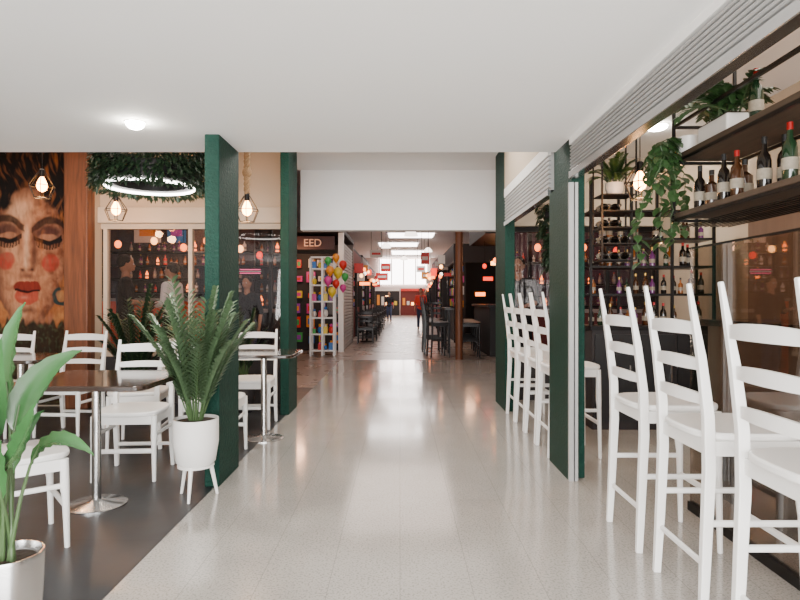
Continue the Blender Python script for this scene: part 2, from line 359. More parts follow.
# ------------------------------------------------------------ chairs
def slat(w,z,h,y,bow,th,arch=.01):
    m=MB(); N=10; vs=[]; fs=[]
    for i in range(N+1):
        t=-1+2*i/N; x=t*w; yy=y-bow*(1-t*t); za=z-h/2; zb=z+h/2+arch*(1-t*t)
        vs += [(x,yy-th/2,za),(x,yy+th/2,za),(x,yy+th/2,zb),(x,yy-th/2,zb)]
    for i in range(N):
        a=i*4
        for k in range(4): fs.append((a+k,a+(k+1)%4,a+4+(k+1)%4,a+4+k))
    fs += [(0,3,2,1),(N*4,N*4+1,N*4+2,N*4+3)]
    return m.add(vs,fs)
def make_chair(name,label,cat,group,sh,th,w,d,M,stool):
    t=thing(name,label,cat,(0,0,0),0,group)
    out=[]
    for k in range(36):
        a=2*PI*k/36; ca,sa=math.cos(a),math.sin(a)
        x=(w/2+.015)*math.copysign(abs(ca)**.55,ca)*(1+.05*sa); y=(d/2+.022)*math.copysign(abs(sa)**.6,sa)+.012
        out.append((x,y))
    MB().prism(out,sh-.03,sh).build('seat',M,t,smooth=True,bev=.009)
    yb=-d/2; hw=w/2-.005
    for s in (-1,1):
        x=s*hw
        pts=[(x*1.02,yb-.004,0),(x,yb+.008,sh*.35),(x,yb+.022,sh*.8),(x,yb+.018,sh+.06),(x,yb-.008,sh+(th-sh)*.5),(x*1.0,yb-.055,th)]
        MB().tube(pts,[(.0125,.015),(.015,.018),(.016,.021),(.015,.020),(.014,.016),(.010,.007)],rect=True,ref=(1,0,0)).build('back_post',M,t,bev=.004)
        xf=s*(w/2-.005)
        MB().tube([(xf*1.02,d/2+.002,0),(xf,d/2-.005,sh*.55),(xf,d/2-.008,sh*.62),(xf,d/2-.01,sh-.03)],[.0125,.0175,.021,.019],12,ref=(1,0,0)).build('leg',M,t,smooth=True)
    ap=MB(); z0,z1=sh-.085,sh-.03
    ap.box(-hw,hw,d/2-.025,d/2-.008,z0,z1).box(-hw,hw,yb+.016,yb+.032,z0,z1)
    for s in (-1,1): ap.box(s*hw-.008,s*hw+.008,yb+.03,d/2-.02,z0,z1)
    ap.build('apron',M,t)
    zz=[(.70,.045),(.455,.042),(.22,.038)] if stool else [(.86,.05),(.60,.035),(.36,.035)]
    for f,h in zz:
        z=sh+(th-sh)*f
        fr=(z-sh-.06)/(th-sh-.06); yy=(yb+.018) + (-.026 if fr>.5 else -.026*fr*2) + (-.047*(fr-.47)/.53 if fr>.47 else 0)
        slat(hw-.008,z,h,yy,.022,.014).build('back_slat',M,t,smooth=True)
    hs=[.26,.20,.36] if stool else [.20,.16,.30]
    MB().tube([(-hw,d/2-.004,hs[0]),(hw,d/2-.004,hs[0])],[(.012,.016)]*2,8,ref=(0,1,0)).build('stretcher',M,t,smooth=True)
    MB().tube([(-hw,yb+.012,hs[1]),(hw,yb+.012,hs[1])],[(.010,.013)]*2,8,ref=(0,1,0)).build('stretcher',M,t,smooth=True)
    for s in (-1,1):
        MB().tube([(s*hw,yb+.012,hs[2]),(s*hw,d/2-.004,hs[2])],[(.010,.013)]*2,8,ref=(1,0,0)).build('stretcher',M,t,smooth=True)
    return t
G='white ladder back bar stools along the right side'
st0=make_chair('bar_stool','','bar stool',G,.70,1.262,.405,.38,M_white,True)
spots=[(3.05,'white ladder back bar stool third from the front, next to the near green column'),
 (2.45,'white ladder back bar stool second from the front, in the middle of the near row'),
 (1.83,'white ladder back bar stool closest to the camera, cut by the right edge'),
 (4.76,'white bar stool just beyond the near right green column, first of the far row'),
 (5.22,'white bar stool second in the far row'),
 (5.68,'white bar stool third in the far row'),
 (6.14,'white bar stool furthest away, just before the far green column')]
for i,(y,l) in enumerate(spots):
    o=st0 if i==0 else dup(st0)
    o.location=(1.328,y,0); o.rotation_euler=(0,0,-PI/2); o['label']=l
G2='white ladder back dining chairs at the cafe tables'
ch0=make_chair('dining_chair','','chair',G2,.46,.91,.40,.40,M_white,False)
cs=[(-1.90,2.94,-50,'white dining chair in the left foreground behind the big green leaves'),
 (-1.84,4.16,184,'white dining chair on the far side of the near walnut table, facing the camera'),
 (-2.16,5.0,98,'white dining chair side on, left of the tall potted palm leaves'),
 (-2.98,5.42,176,'white dining chair below the timber post, behind the long table'),
 (-3.62,5.38,182,'white dining chair under the mural, at the left edge'),
 (-1.43,4.62,3,'white dining chair on the near side of the corridor table, beside the near left column'),
 (-1.42,5.74,182,'white dining chair on the far side of the corridor table')]
for i,(x,y,a,l) in enumerate(cs):
    o=ch0 if i==0 else dup(ch0)
    o.location=(x,y,0); o.rotation_euler=(0,0,math.radians(a)); o['label']=l

def table(x0,x1,y0,y1,label,poles):
    cx,cy=(x0+x1)/2,(y0+y1)/2
    t=thing('dining_table',label,'table',(cx,cy,0),0,'dark walnut pedestal tables')
    a,b=(x1-x0)/2,(y1-y0)/2; rr=.07; out=[]
    for sx,sy,a0 in ((1,1,0),(-1,1,90),(-1,-1,180),(1,-1,270)):
        for k in range(6):
            an=math.radians(a0+k*18); out.append((sx*(a-rr)+rr*abs(math.cos(an))*sx,sy*(b-rr)+rr*abs(math.sin(an))*sy))
    MB().prism(out,.722,.75).build('tabletop',M_tabl,t,smooth=True,bev=.005)
    for px_,py_ in poles:
        x,y=px_-cx,py_-cy
        MB().lathe([(.026,.03),(.026,.70),(.06,.71),(.06,.7215)],(x,y,0),20).build('pedestal',M_steel,t,smooth=True)
        MB().lathe([(.17,0),(.17,.008),(.15,.015),(.05,.024),(.03,.036)],(x,y,0),32).build('base_plate',M_steel,t,smooth=True)
table(-2.12,-1.34,3.12,3.86,'near dark walnut table with steel pedestal, left of the white potted palm',[(-1.78,3.52)])
table(-3.75,-2.72,4.45,5.10,'long dark walnut table under the mural',[(-3.4,4.78),(-3.02,4.78)])
table(-1.80,-.88,4.88,5.50,'dark walnut table reaching out between the two left green columns',[(-1.18,5.2)])

# ------------------------------------------------------------ plants
def frond(mb, st, p0, az, L, el, curl, lw, n=16, seg=12, wid=.0115):
    pts=[Vector(p0)]; e=el; d=L/seg
    for i in range(seg):
        pts.append(pts[-1]+Vector((math.cos(az)*math.cos(e),math.sin(az)*math.cos(e),math.sin(e)))*d); e-=curl/seg*(.4+1.2*i/seg)
    st.tube(pts,[.005*(1-.8*i/seg) for i in range(seg+1)],5)
    for k in range(n):
        t=.22+.78*k/(n-1); f=t*seg; i=min(seg-1,int(f)); c=pts[i].lerp(pts[i+1],f-i); tg=(pts[i+1]-pts[i]).normalized()
        side=Vector((-math.sin(az),math.cos(az),0)); l=lw*math.sin(PI*(.12+.80*(1-t)+.06))**.6*random.uniform(.85,1.1)
        for s in (-1,1):
            dr=(tg*(.9)+side*s*.7+Vector((0,0,.12))).normalized()
            mb.leaf(c,dr,l,wid,up=(0,0,1),droop=.28,seg=3,fold=.2)
def palm(name,label,loc,h,sp,pot,nf=16,lm=None,lw=.2,legs=True,potr=.135,poth=.28,pot0=.2,el0=88,els=34,wid=.0115,n=16):
    t=thing(name,label,'plant',loc)
    z0=pot0; r=potr
    MB().lathe([(r*.72,z0),(r*.86,z0+.02),(r,z0+poth*.5),(r,z0+poth),(r*.93,z0+poth),(r*.93,z0+poth-.02),(.01,z0+poth-.03)],(0,0,0),32).build('pot',pot,t,smooth=True)
    MB().lathe([(r*.92,z0+poth-.035),(r*.92,z0+poth-.018),(.01,z0+poth-.010)],(0,0,0),24).build('soil',M_soil,t)
    if legs:
        for k in range(3):
            a=math.radians(30+120*k)
            MB().tube([(r*.95*math.cos(a),r*.95*math.sin(a),0),(r*.62*math.cos(a),r*.62*math.sin(a),z0+.015)],[.009,.015],10).build('leg',M_pot,t,smooth=True)
        MB().lathe([(r*.80,z0-.012),(r*.80,z0)],(0,0,0),24).build('stand_ring',M_pot,t)
    fm=MB(); sm_=MB(); top=z0+poth-.02
    for k in range(nf):
        az=k*2.399+random.uniform(-.2,.2); u=k/nf
        L=h*random.uniform(.72,1.05)*(1-.3*u); el=math.radians(el0-u*els)
        frond(fm,sm_,(.035*math.cos(az),.035*math.sin(az),top),az,L,el,sp*(.35+.9*u),lw,n=n,wid=wid)
    sm_.build('stems',M_stem,t,smooth=True); fm.build('fronds',lm or M_leafp,t)
    return t
palm('potted_palm','bushy palm in a round white pot on a white tripod stand, nearest the walkway',(-1.245,3.66,0),.88,.42,M_pot,32,lw=.12,wid=.0145,n=19,els=19,el0=87)
palm('potted_palm','dark palm in a dark pot behind the chairs, below the ring planter',(-2.80,6.35,0),1.0,.6,M_greyd,24,M_leafd,.15,False,.15,.32,0,wid=.018,els=24)
palm('potted_palm','small dark palm behind the corridor table, left of the far left column',(-1.68,6.45,0),.75,.6,M_greyd,16,M_leafd,.12,False,.12,.40,0,wid=.013,els=20)

def bigleaf(p0,p1,p2,w,nrm=(0,-1,.3),N=14):
    m=MB(); vs=[]; fs=[]; p0,p1,p2=map(Vector,(p0,p1,p2)); nrm=Vector(nrm).normalized()
    for i in range(N+1):
        t=i/N; c=p0*(1-t)**2+p1*2*t*(1-t)+p2*t*t; tg=((p1-p0)*(1-t)+(p2-p1)*t).normalized()
        s=tg.cross(nrm).normalized(); n=s.cross(tg); ww=w*(math.sin(PI*t**.75))**.8 if 0<t<1 else .001
        for k,u in enumerate((-1,-.5,0,.5,1)):
            vs.append(c+s*ww*u+n*(abs(u)**1.3*ww*.35+.006*math.sin(t*40+u*3)*abs(u)))
    for i in range(N):
        for k in range(4): a=i*5+k; fs.append((a,a+1,a+6,a+5))
    return m.add(vs,fs)
pl=thing('potted_bird_of_paradise','broad leaved green plant in a steel pot at the lower left corner','plant',(-1.36,2.08,0))
o=Vector((-1.36,2.08,0))
MB().lathe([(.085,0),(.105,.02),(.115,.31),(.112,.325),(.105,.325),(.10,.30),(.01,.29)],(0,0,0),40).build('pot',M_steel,pl,smooth=True)
MB().lathe([(.100,.285),(.100,.298),(.01,.305)],(0,0,0),30).build('soil',M_soil,pl)
def Q(x,y,d): return P(x,y,d)-o
LV=[((10,408,2.1),(2,350,2.1),(25,302,2.15),.048,(-.35,-1,.2)),
 ((14,432,2.05),(26,372,2.1),(82,350,2.2),.050,(.2,-.8,.6)),
 ((30,466,2.05),(52,420,2.0),(94,455,1.95),.032,(.1,-.7,.7)),
 ((-2,440,2.0),(-14,390,2.0),(2,338,1.95),.045,(.3,-1,.2)),
 ((4,470,2.0),(26,440,1.9),(36,402,1.85),.036,(-.4,-1,.2)),
 ((16,425,2.15),(34,395,2.3),(56,372,2.35),.034,(0,-.8,.5)),
 ((-5,440,2.1),(-40,400,2.1),(-60,420,2.1),.045,(0,-1,.3)),
 ((2,500,2.0),(-10,440,1.95),(-22,380,1.9),.045,(0,-1,.3)),
 ((8,480,2.1),(20,430,2.15),(44,410,2.2),.028,(.2,-.8,.6))]
for a,b,c,w,nn_ in LV:
    q0,q1,q2=Q(*a),Q(*b),Q(*c)
    lf=bigleaf(q0,q1,q2,w,nn_); lf.build('leaf',M_leafb,pl,smooth=True)
    base=Vector((random.uniform(-.03,.03),random.uniform(-.03,.03),.29)); mid=base.lerp(q0,.6)+Vector((0,0,.03))
    MB().tube([base,mid,q0,(q0*.55+q1*.45)],[.008,.006,.005,.003],8).build('stem',M_stem,pl,smooth=True)

def foliage(mb, fn, n, L, w, down=.5):
    for _ in range(n):
        p,out=fn(); d=(Vector(out)+Vector((random.uniform(-1,1),random.uniform(-1,1),random.uniform(-1,1)))*.8+Vector((0,0,-down))).normalized()
        mb.leaf(p,d,L*random.uniform(.7,1.3),w*random.uniform(.7,1.2),droop=.3,seg=2)
ring=thing('ring_planter_light','round hanging planter full of dark greenery with a white light ring beneath','hanging planter',(-2.08,5.0,2.14))
MB().tube([(.345*math.cos(a),.345*math.sin(a),0) for a in [2*PI*k/64 for k in range(64)]],[(.012,.010)]*64,8,ref=(0,0,1),closed=True).build('light_ring',M_led,ring,smooth=True)
MB().lathe([(.37,.01),(.40,.02),(.40,.16),(.39,.16),(.36,.05),(.32,.05),(.30,.16),(.29,.16),(.29,.02),(.33,.01),(.37,.01)],(0,0,0),48,caps=False).build('planter_ring',M_black,ring,smooth=True)
def fr():
    a=random.uniform(0,2*PI)
    if random.random()<.65: r=random.uniform(.385,.45); z=random.uniform(-.03,.32)
    else: r=random.uniform(.20,.42); z=random.uniform(.08,.32)
    return (r*math.cos(a),r*math.sin(a),z),(math.cos(a),math.sin(a),.2)
m=MB(); foliage(m,fr,6500,.042,.013,.6); f_=m.build('greenery',M_leafd,ring); f_['kind']='stuff'
for k in range(3):
    a=2*PI*k/3+.3; MB().tube([(.34*math.cos(a),.34*math.sin(a),.05),(.1*math.cos(a),.1*math.sin(a),HZ-2.14)],.004,6).build('hanging_cable',M_black,ring)

def cage(label,x,y,zc,top,rope=False,es=14):
    t=thing('cage_pendant_lamp',label,'pendant lamp',(x,y,zc),random.uniform(0,1))
    if rope:
        N=40; H=top-zc-.14
        for ph in (0,PI):
            MB().tube([(.015*math.cos(ph+i*1.1),.015*math.sin(ph+i*1.1),.14+H*i/N) for i in range(N+1)],.018,8).build('rope',M_rope,t,smooth=True)
        MB().ell((0,0,.34),(.045,.045,.05),12).build('knot',M_rope,t,smooth=True)
    else: MB().tube([(0,0,.14),(0,0,top-zc)],.004,6).build('cord',M_black,t)
    MB().lathe([(.012,.15),(.024,.14),(.024,.085),(.018,.075)],(0,0,0),14).build('socket',M_black,t,smooth=True)
    MB().lathe([(.012,.078),(.022,.06),(.042,.015),(.045,-.015),(.035,-.045),(.012,-.062)],(0,0,0),16).build('bulb',M_bulb,t,smooth=True)
    w=MB(); n=6
    for k in range(n):
        a=2*PI*k/n; b=2*PI*(k+1)/n
        A=(.03*math.cos(a),.03*math.sin(a),.12); B=(.115*math.cos(a),.115*math.sin(a),-.01); B2=(.115*math.cos(b),.115*math.sin(b),-.01)
        Cc=(.07*math.cos(a),.07*math.sin(a),-.12); C2=(.07*math.cos(b),.07*math.sin(b),-.12)
        for p,q in ((A,B),(B,B2),(B,Cc),(Cc,C2)): w.tube([p,q],.004,5)
    w.build('wire_cage',M_black,t)
    L=bpy.data.lights.new('bulb_light','POINT'); L.energy=es; L.color=(1,.50,.2); L.shadow_soft_size=.05
    lo=bpy.data.objects.new('bulb_light',L); C.objects.link(lo); lo.location=(x,y,zc-.16)
cage('geometric wire cage lamp hanging in front of the mural',P(42,185,5.6).x,5.6,P(42,185,5.6).z,HZ)
cage('geometric wire cage lamp hanging below the ring planter, by the shop window',P(116,209,6.2).x,6.2,P(116,209,6.2).z,HZ)
cage('geometric wire cage lamp on thick twisted rope between the left green columns',P(247,209,5.6).x,5.6,P(247,209,5.6).z,HZ,True)
cage('geometric wire cage lamp hanging in the bar, left of the ivy',P(640,182,4.3).x,4.3,P(640,182,4.3).z,HZ)

def downlight(x,y,z,label,e,R_=.052):
    t=thing('downlight',label,'ceiling light',(x,y,z))
    MB().lathe([(R_+.012,-.002),(R_+.008,-.008),(R_-.002,-.008),(R_-.002,-.002)],(0,0,0),28,caps=False).build('trim_ring',M_white,t,smooth=True)
    MB().ell((0,0,-.012),(R_,R_,.035),24).build('lens',M_spot,t,smooth=True)
    L=bpy.data.lights.new('downlight_lamp','SPOT'); L.energy=e; L.spot_size=2.3; L.spot_blend=1; L.color=(1,.93,.83); L.shadow_soft_size=.08
    lo=bpy.data.objects.new('downlight_lamp',L); C.objects.link(lo); lo.location=(x,y,z-.06)
downlight(-1.58,3.58,CZ,'glowing recessed downlight in the white ceiling on the left',80)
downlight(2.50,5.85,HZ,'glowing downlight on the bar ceiling above the ivy',80,.10)

# ------------------------------------------------------------ bottles
def make_bottle(label,group,gm,cm,h=.30,r=.038,spirit=False):
    t=thing('bottle',label,'bottle',(0,0,0),0,group)
    k=h/.30
    pr=[(r*.9,0),(r,.008),(r,.165*k),(r*.85,.195*k),(r*.42,.22*k),(r*.36,.285*k)] if not spirit else [(r,0),(r*1.05,.01),(r*1.05,.18*k),(r*.4,.21*k),(r*.36,.26*k)]
    MB().lathe(pr,(0,0,0),16).build('glass_body',gm,t,smooth=True)
    MB().lathe([(r*1.05+.001,.06*k),(r*1.05+.001,.12*k),],(0,0,0),16).build('paper_label',M_lab,t,smooth=True)
    MB().lathe([(r*.42,.262*k),(r*.42,.30*k),(r*.3,.302*k)],(0,0,0),12).build('cap',cm,t,smooth=True)
    return t

# ------------------------------------------------------------ right bar : hanging shelf
sh=thing('hanging_shelf','two tier hanging shelf of dark boards in a black steel frame, over the glass screen','shelf',(1.62,1.1,1.6))
zL,zU=.08,.42; Ls=2.45; W=.36
MB().box(0,W,0,Ls,zL,zL+.03).build('shelf_board',M_shelfw,sh,bev=.003)
MB().box(0,W,0,Ls,zU,zU+.03).build('shelf_board',M_shelfw,sh,bev=.003)
fr_=MB()
for y in (0,1.2,Ls):
    for x in (0,W): fr_.box(x-.008,x+.008,y-.008,y+.008,zL-.02,HZ-1.6)
for z in (zL-.012,zU-.012,zU+.20,zU+.42):
    for x in (0,W): fr_.box(x-.008,x+.008,0,Ls,z-.008,z+.008)
for z in (zL-.012,zU-.012,zU+.20,zU+.42):
    for y in (0,Ls): fr_.box(0,W,y-.008,y+.008,z-.008,z+.008)
for i in range(9): fr_.box(.04+i*.035,.046+i*.035,0,Ls,zL-.05,zL-.044)
fr_.build('steel_frame',M_black,sh)
bt=make_bottle('','',M_bot[0],M_cap[1],.25,.031); bt2=make_bottle('','',M_bot[2],M_cap[1],.21,.036,True); bt3=make_bottle('','',M_bot[1],M_cap[0],.26,.031); bt4=make_bottle('','',M_bot[2],M_cap[0],.24,.030)
lowz=1.6+zL+.03; uz=1.6+zU+.03
src=[bt,bt4,bt2,bt3]
ords=['first','second','third','fourth','fifth','sixth','seventh','eighth','ninth']
bl=[(1.70,3.40,0),(1.73,3.33,2),(1.69,3.13,0),(1.77,3.08,2),(1.69,3.01,1),(1.70,2.80,0),(1.77,2.76,0),(1.69,2.60,3)]
usedb=set()
for i,(x,y,k) in enumerate(bl):
    o=src[k] if k not in usedb else dup(src[k]); usedb.add(k)
    o.location=(x,y,lowz); o.rotation_euler=(0,0,random.uniform(0,6))
    o['label']='%s bottle from the ivy on the lower hanging shelf, %s'%(ords[i],['tall dark glass','brown glass, red cap','squat brown glass','green glass, red cap'][k]); o['group']='bottles on the hanging shelf'
o=dup(bt3,(1.71,2.88,uz),0,'lone wine bottle with red cap on the upper hanging shelf','bottles on the hanging shelf')
t=thing('planter_box','white box planter with leafy fern on the upper hanging shelf','plant',(1.72,3.18,uz))
MB().box(-.07,.07,-.15,.15,0,.10).build('box',M_pot,t,bev=.01)
MB().box(-.06,.06,-.14,.14,.10,.106).build('soil',M_soil,t)
fm=MB(); stm=MB()
for k in range(28):
    az=random.uniform(0,2*PI); frond(fm,stm,(random.uniform(-.05,.05),random.uniform(-.13,.11),.10),az,random.uniform(.18,.32),math.radians(random.uniform(35,80)),1.6,.080,n=9,seg=8,wid=.014)
stm.build('stems',M_stem,t); fm.build('fern_leaves',M_leafi,t)
t=thing('trailing_ivy','long trailing ivy spilling from the left end of the hanging shelf','plant',(1.67,3.475,uz))
MB().lathe([(.05,0),(.065,.09),(.06,.09),(.05,.07)],(0,0,0),20).build('pot',M_pot,t,smooth=True)
iv=MB(); sm2=MB()
for k in range(11):
    p=Vector((random.uniform(-.05,.02),random.uniform(-.02,.05),.08)); az=random.uniform(PI*.70,PI*1.2) if k%3 else random.uniform(PI*.4,PI*.6); pts=[p.copy()]
    out=random.uniform(.04,.15); n=[8,30,10,22,14,27,9,17,12,25,15][k]
    for i in range(n):
        if i<4: p=p+Vector((math.cos(az)*out/3,math.sin(az)*out/3,.0 if i<2 else -.02))
        else: p=p+Vector((random.uniform(-.016,.016),random.uniform(-.016,.016),-.026))
        pts.append(p.copy())
        for _ in range(2 if i<8 else 1):
            a=random.uniform(0,2*PI); iv.leaf(p,(math.cos(a),math.sin(a),-.4),.064*random.uniform(.6,1.2),.025,droop=.4,seg=3)
    sm2.tube(pts,.002,4)
sm2.build('vines',M_stem,t); iv.build('ivy_leaves',M_leafi,t)

t=thing('glass_screen','tall bronze tinted glass screen beside the near bar stools','glass screen',(1.66,.9,0))
for k in range(2):
    y=k*1.27; MB().box(0,.010,y+.004,y+1.264,.04,1.49).build('glass_pane',M_gbr,t)
MB().box(-.012,.022,0,2.54,0,.05).build('base_channel',M_black,t); MB().box(-.004,.014,0,2.54,1.49,1.50).build('top_rail',M_black,t)
t=thing('bar_counter','brown timber bar counter behind the glass screen','counter',(1.95,.7,0))
MB().box(0,.5,0,3.1,.0,.46).build('plinth',M_greyd,t)
MB().box(.0,.5,0,3.1,.46,1.04).build('front_panel',M_panel,t)
MB().box(-.04,.54,-.02,3.12,1.04,1.08).build('countertop',M_tabl,t,bev=.004)
struct('wall_bar_panel', MB().box(2.9,3.1,-1,5.0,0,1.95), M_panel, 'brown timber cladding on the bar wall')

bx0,by0=1.78,5.55
t=thing('back_bar_unit','dark back bar cabinet with open shelves behind the near green column','cabinet',(bx0,by0,0))
MB().box(0,1.15,0,.40,0,.92).build('body',M_greyd,t)
MB().box(-.02,1.17,-.02,.42,.92,.96).build('countertop',M_black,t)
for k in range(3):
    d_=MB().box(.02+k*.38,.375+k*.38,-.018,0,.08,.88).build('door',M_blackw,t); MB().box(.33+k*.38,.345+k*.38,-.035,-.018,.45,.60).build('handle',M_steel,d_)
f=MB()
for x in (0,.38,.76,1.15):
    for y in (.05,.38): f.box(x-.012,x+.012,y-.012,y+.012,.96,2.3)
f.build('upright',M_black,t)
for z in (1.24,1.50,1.76,2.02): MB().box(0,1.15,.04,.39,z,z+.02).build('shelf',M_black,t)
bsrc=[make_bottle('','',M_bot[k],M_cap[k%3],.23,.032,k>2) for k in range(6)]
used2=set()
for z,rn in [(.96,'countertop'),(1.26,'lowest shelf'),(1.52,'second shelf'),(1.78,'third shelf')]:
    for i in range(13):
        k=random.choice((0,0,0,1,2,2,2,3,4,5)) if len(used2)>=6 else [q for q in range(6) if q not in used2][0]
        if random.random()<.18: continue
        o=bsrc[k] if k not in used2 else dup(bsrc[k]); used2.add(k)
        o.location=(bx0+.06+i*.085+random.uniform(-.005,.005),by0+.2+random.uniform(-.06,.06),z); o['group']='bottles on the back bar %s'%rn
        s_=random.uniform(.65,1.0); o.scale=(s_,s_,s_)
        o['label']='small bottle among those standing on the %s of the dark back bar cabinet'%rn
t=thing('wine_rack','small black wine rack hanging from the bar ceiling beside the green column','wine rack',(1.60,4.75,1.52))
f=MB(); WR=.27
for x in (0,WR):
    for y in (0,.22): f.box(x-.006,x+.006,y-.006,y+.006,0,HZ-1.52)
for z in (0,.13,.26,.39,.52):
    f.box(0,WR,0,.22,z-.006,z+.003)
f.build('wire_frame',M_black,t)
for z,n in ((.004,'bottom'),(.134,'second'),(.264,'third'),(.394,'top')):
    for k in range(2 if z>.2 else 3):
        o=dup(bt,None,0,'wine bottle lying on the %s tier of the hanging wine rack'%n,'bottles lying on the %s tier of the wine rack'%n); o.rotation_euler=(PI/2,0,0); o.location=(1.60+.05+.085*k,4.98,1.52+z+.034)
t=palm('hanging_fern','fern in a small pot on top of the hanging wine rack',(1.735,4.86,2.045),.30,1.6,M_pot,16,M_leafi,.08,False,.07,.10,0)
t=thing('hanging_ivy_basket','dark leafy trailing plant hanging between the right green columns','plant',(1.50,5.9,2.0))
MB().lathe([(.06,0),(.10,.10),(.09,.10),(.05,.02)],(0,0,0),20).build('basket',M_greyd,t,smooth=True); MB().tube([(0,0,.09),(0,0,HZ-2.0)],.004,6).build('cord',M_black,t)
def fr2():
    a=random.uniform(0,2*PI); z=random.uniform(-.5,.16); r=random.uniform(.06,.13)*(1 if z>-.2 else .6); return (r*math.cos(a),r*math.sin(a),z),(math.cos(a),math.sin(a),0)
m=MB(); foliage(m,fr2,700,.07,.02,.4); m.build('leaves',M_leafd,t)

# ------------------------------------------------------------ market
struct('ceiling_market', MB().box(-7.5,6.5,8.05,50,4.7,4.8), mat('market_ceiling',(.80,.74,.71),.8))
struct('wall_market_left', MB().box(-7.6,-7.5,7,50,0,4.7), M_greyd); struct('wall_market_right', MB().box(6.5,6.6,7,50,0,4.7), M_greyd)
struct('wall_market_end', MB().box(-7.5,6.5,50,50.1,0,4.7), mat('end_wall_pale',(.60,.50,.46),.7))
for i,(x,y0,y1) in enumerate(((-.2,25.5,28.2),(.6,30.5,33.5),(-.1,35.7,39),(.6,41.5,46))):
    t=thing('skylight','bright daylight panel in the market ceiling, %s from the entrance'%ords[i],'skylight',(x,(y0+y1)/2,4.69))
    MB().box(-1.2,1.2,(y0-y1)/2,(y1-y0)/2,-.02,0).build('diffuser',M_skyl,t); MB().box(-1.3,1.3,(y0-y1)/2-.1,(y0-y1)/2,-.08,0).build('frame',M_white,t)
t=thing('clerestory_window','bright high window across the far end of the market aisle','window',(.3,49.8,2.5))
MB().box(-2.0,2.0,0,.05,0,2.1).build('glazing',M_skyl,t); f=MB()
for k in range(5): f.box(-2+k*1.0-.04,-2+k*1.0+.04,-.06,0,0,2.1)
f.build('window_bars',M_cream,t)
def text(body,size,loc,m,parent,ext=.01,rot=(PI/2,0,0)):
    cu=bpy.data.curves.new('t','FONT'); cu.body=body; cu.size=size; cu.extrude=ext; cu.align_x='CENTER'; cu.align_y='CENTER'
    ob=bpy.data.objects.new('t',cu); C.objects.link(ob); bpy.context.view_layer.update()
    me=bpy.data.meshes.new_from_object(ob.evaluated_get(bpy.context.evaluated_depsgraph_get())); bpy.data.objects.remove(ob)
    me.materials.clear(); me.materials.append(m); o=bpy.data.objects.new('lettering',me); C.objects.link(o); o.parent=parent; o.location=loc; o.rotation_euler=rot; return o
def stall(x0,x1,y0,y1,h,side,label,fas,body,lit):
    t=thing('market_stall',label,'market stall',((x0+x1)/2,(y0+y1)/2,0))
    a,b=(x1-x0)/2,(y1-y0)/2; fx=a*side
    MB().box(-a,a,b-.05,b,0,h).build('side_wall',body,t)
    MB().box(-fx-.03,-fx+.03,-b,b-.05,0,h).build('back_wall',body,t)
    MB().box(-a,a,-b,b,h,h+.08).build('roof',body,t)
    MB().box(min(fx,fx-.06*side),max(fx,fx-.06*side),-b,b-.05,h-.45,h).build('fascia',fas,t)
    MB().box(-a+.05,a-.06,-b,-b+.06,h-.45,h).build('front_sign',fas,t)
    for yy in (-b,0,):
        MB().box(fx-.05*side-.04,fx-.05*side+.04,yy,yy+.08,0,h-.45).build('post',M_black,t)
    x_=fx-.35*side; MB().box(min(x_,fx-.07*side),max(x_,fx-.07*side),-b+.1,b-.1,0,.95).build('counter',fas,t)
    g=MB()
    for z in (1.0,1.35,1.7,2.0):
        for i in range(int((2*b-.3)/.22)):
            g.m=random.randrange(8); y=-b+.15+i*.22; x2=fx-.25*side; w_=random.uniform(.04,.08); g.box(x2-w_,x2+w_,y,y+.15,z,z+random.uniform(.1,.25))
    gg=g.build('goods',M_br,t); gg['kind']='stuff'
    MB().box(fx-.33*side-.02,fx-.33*side+.02,-b+.1,b-.1,.95,2.3).build('shelf_back',body,t)
    n=int((y1-y0)/1.2)
    for i in range(n):
        y=-b+.5+i*1.2; z=h-1.0+.7*random.random(); xx=fx+.02*side; w_=random.uniform(.12,.40)
        MB().box(min(xx,xx+w_*side),max(xx,xx+w_*side),y,y+.05,z,z+random.uniform(.08,.32)).build('added_sign_panel',lit[i%len(lit)],t)  # panels added to make the stall sides brighter, some of them glowing
        MB().ell((fx+random.uniform(.1,.35)*side,y+.5,h-random.uniform(.4,.8)),(.055,.055,.065),8).build('lamp_globe',M_neon[(2,1,5)[i%3]],t)
    return t
M_k1=mat('kiosk_cream',(.27,.23,.21),.6); M_k2=mat('kiosk_maroon',(.13,.015,.012),.6); M_k3=mat('kiosk_black',(.014,.012,.014),.6)
t=thing('toy_kiosk','toy kiosk with a pale ribbed roller shutter on the left of the market aisle','kiosk',(-2.4,15.3,0))
MB().box(-1.9,1.08,1.6,1.7,0,2.75).build('side_wall',M_k1,t); MB().box(-1.9,-1.8,-1.6,1.6,0,2.75).build('back_wall',M_k3,t); MB().box(-1.9,1.1,-1.7,1.7,2.75,2.85).build('roof',M_k3,t)
s_=MB()
for i in range(32): s_.tube([(1.05,-1.35,.05+i*.08),(1.05,1.5,.05+i*.08)],[(.018,.038)]*2,6,ref=(1,0,0))
s_.build('roller_shutter',mat('pale_shutter',(.55,.54,.53),.5,.2),t,smooth=True)
MB().box(.98,1.10,-1.5,-1.38,0,2.75).build('corner_post',M_white,t)
MB().box(-1.8,.98,-1.0,-.95,0,2.3).build('display_wall',M_k3,t)
sg=MB().box(-1.8,.9,-1.55,-1.48,2.36,2.66).build('sign_board',mat('sign_dark',(.03,.006,.006),.5),t)
text('EED',.24,(.40,-1.58,2.50),mat('cream_letters',(.45,.28,.20),.5,em=(1,.55,.35),es=.15),sg)
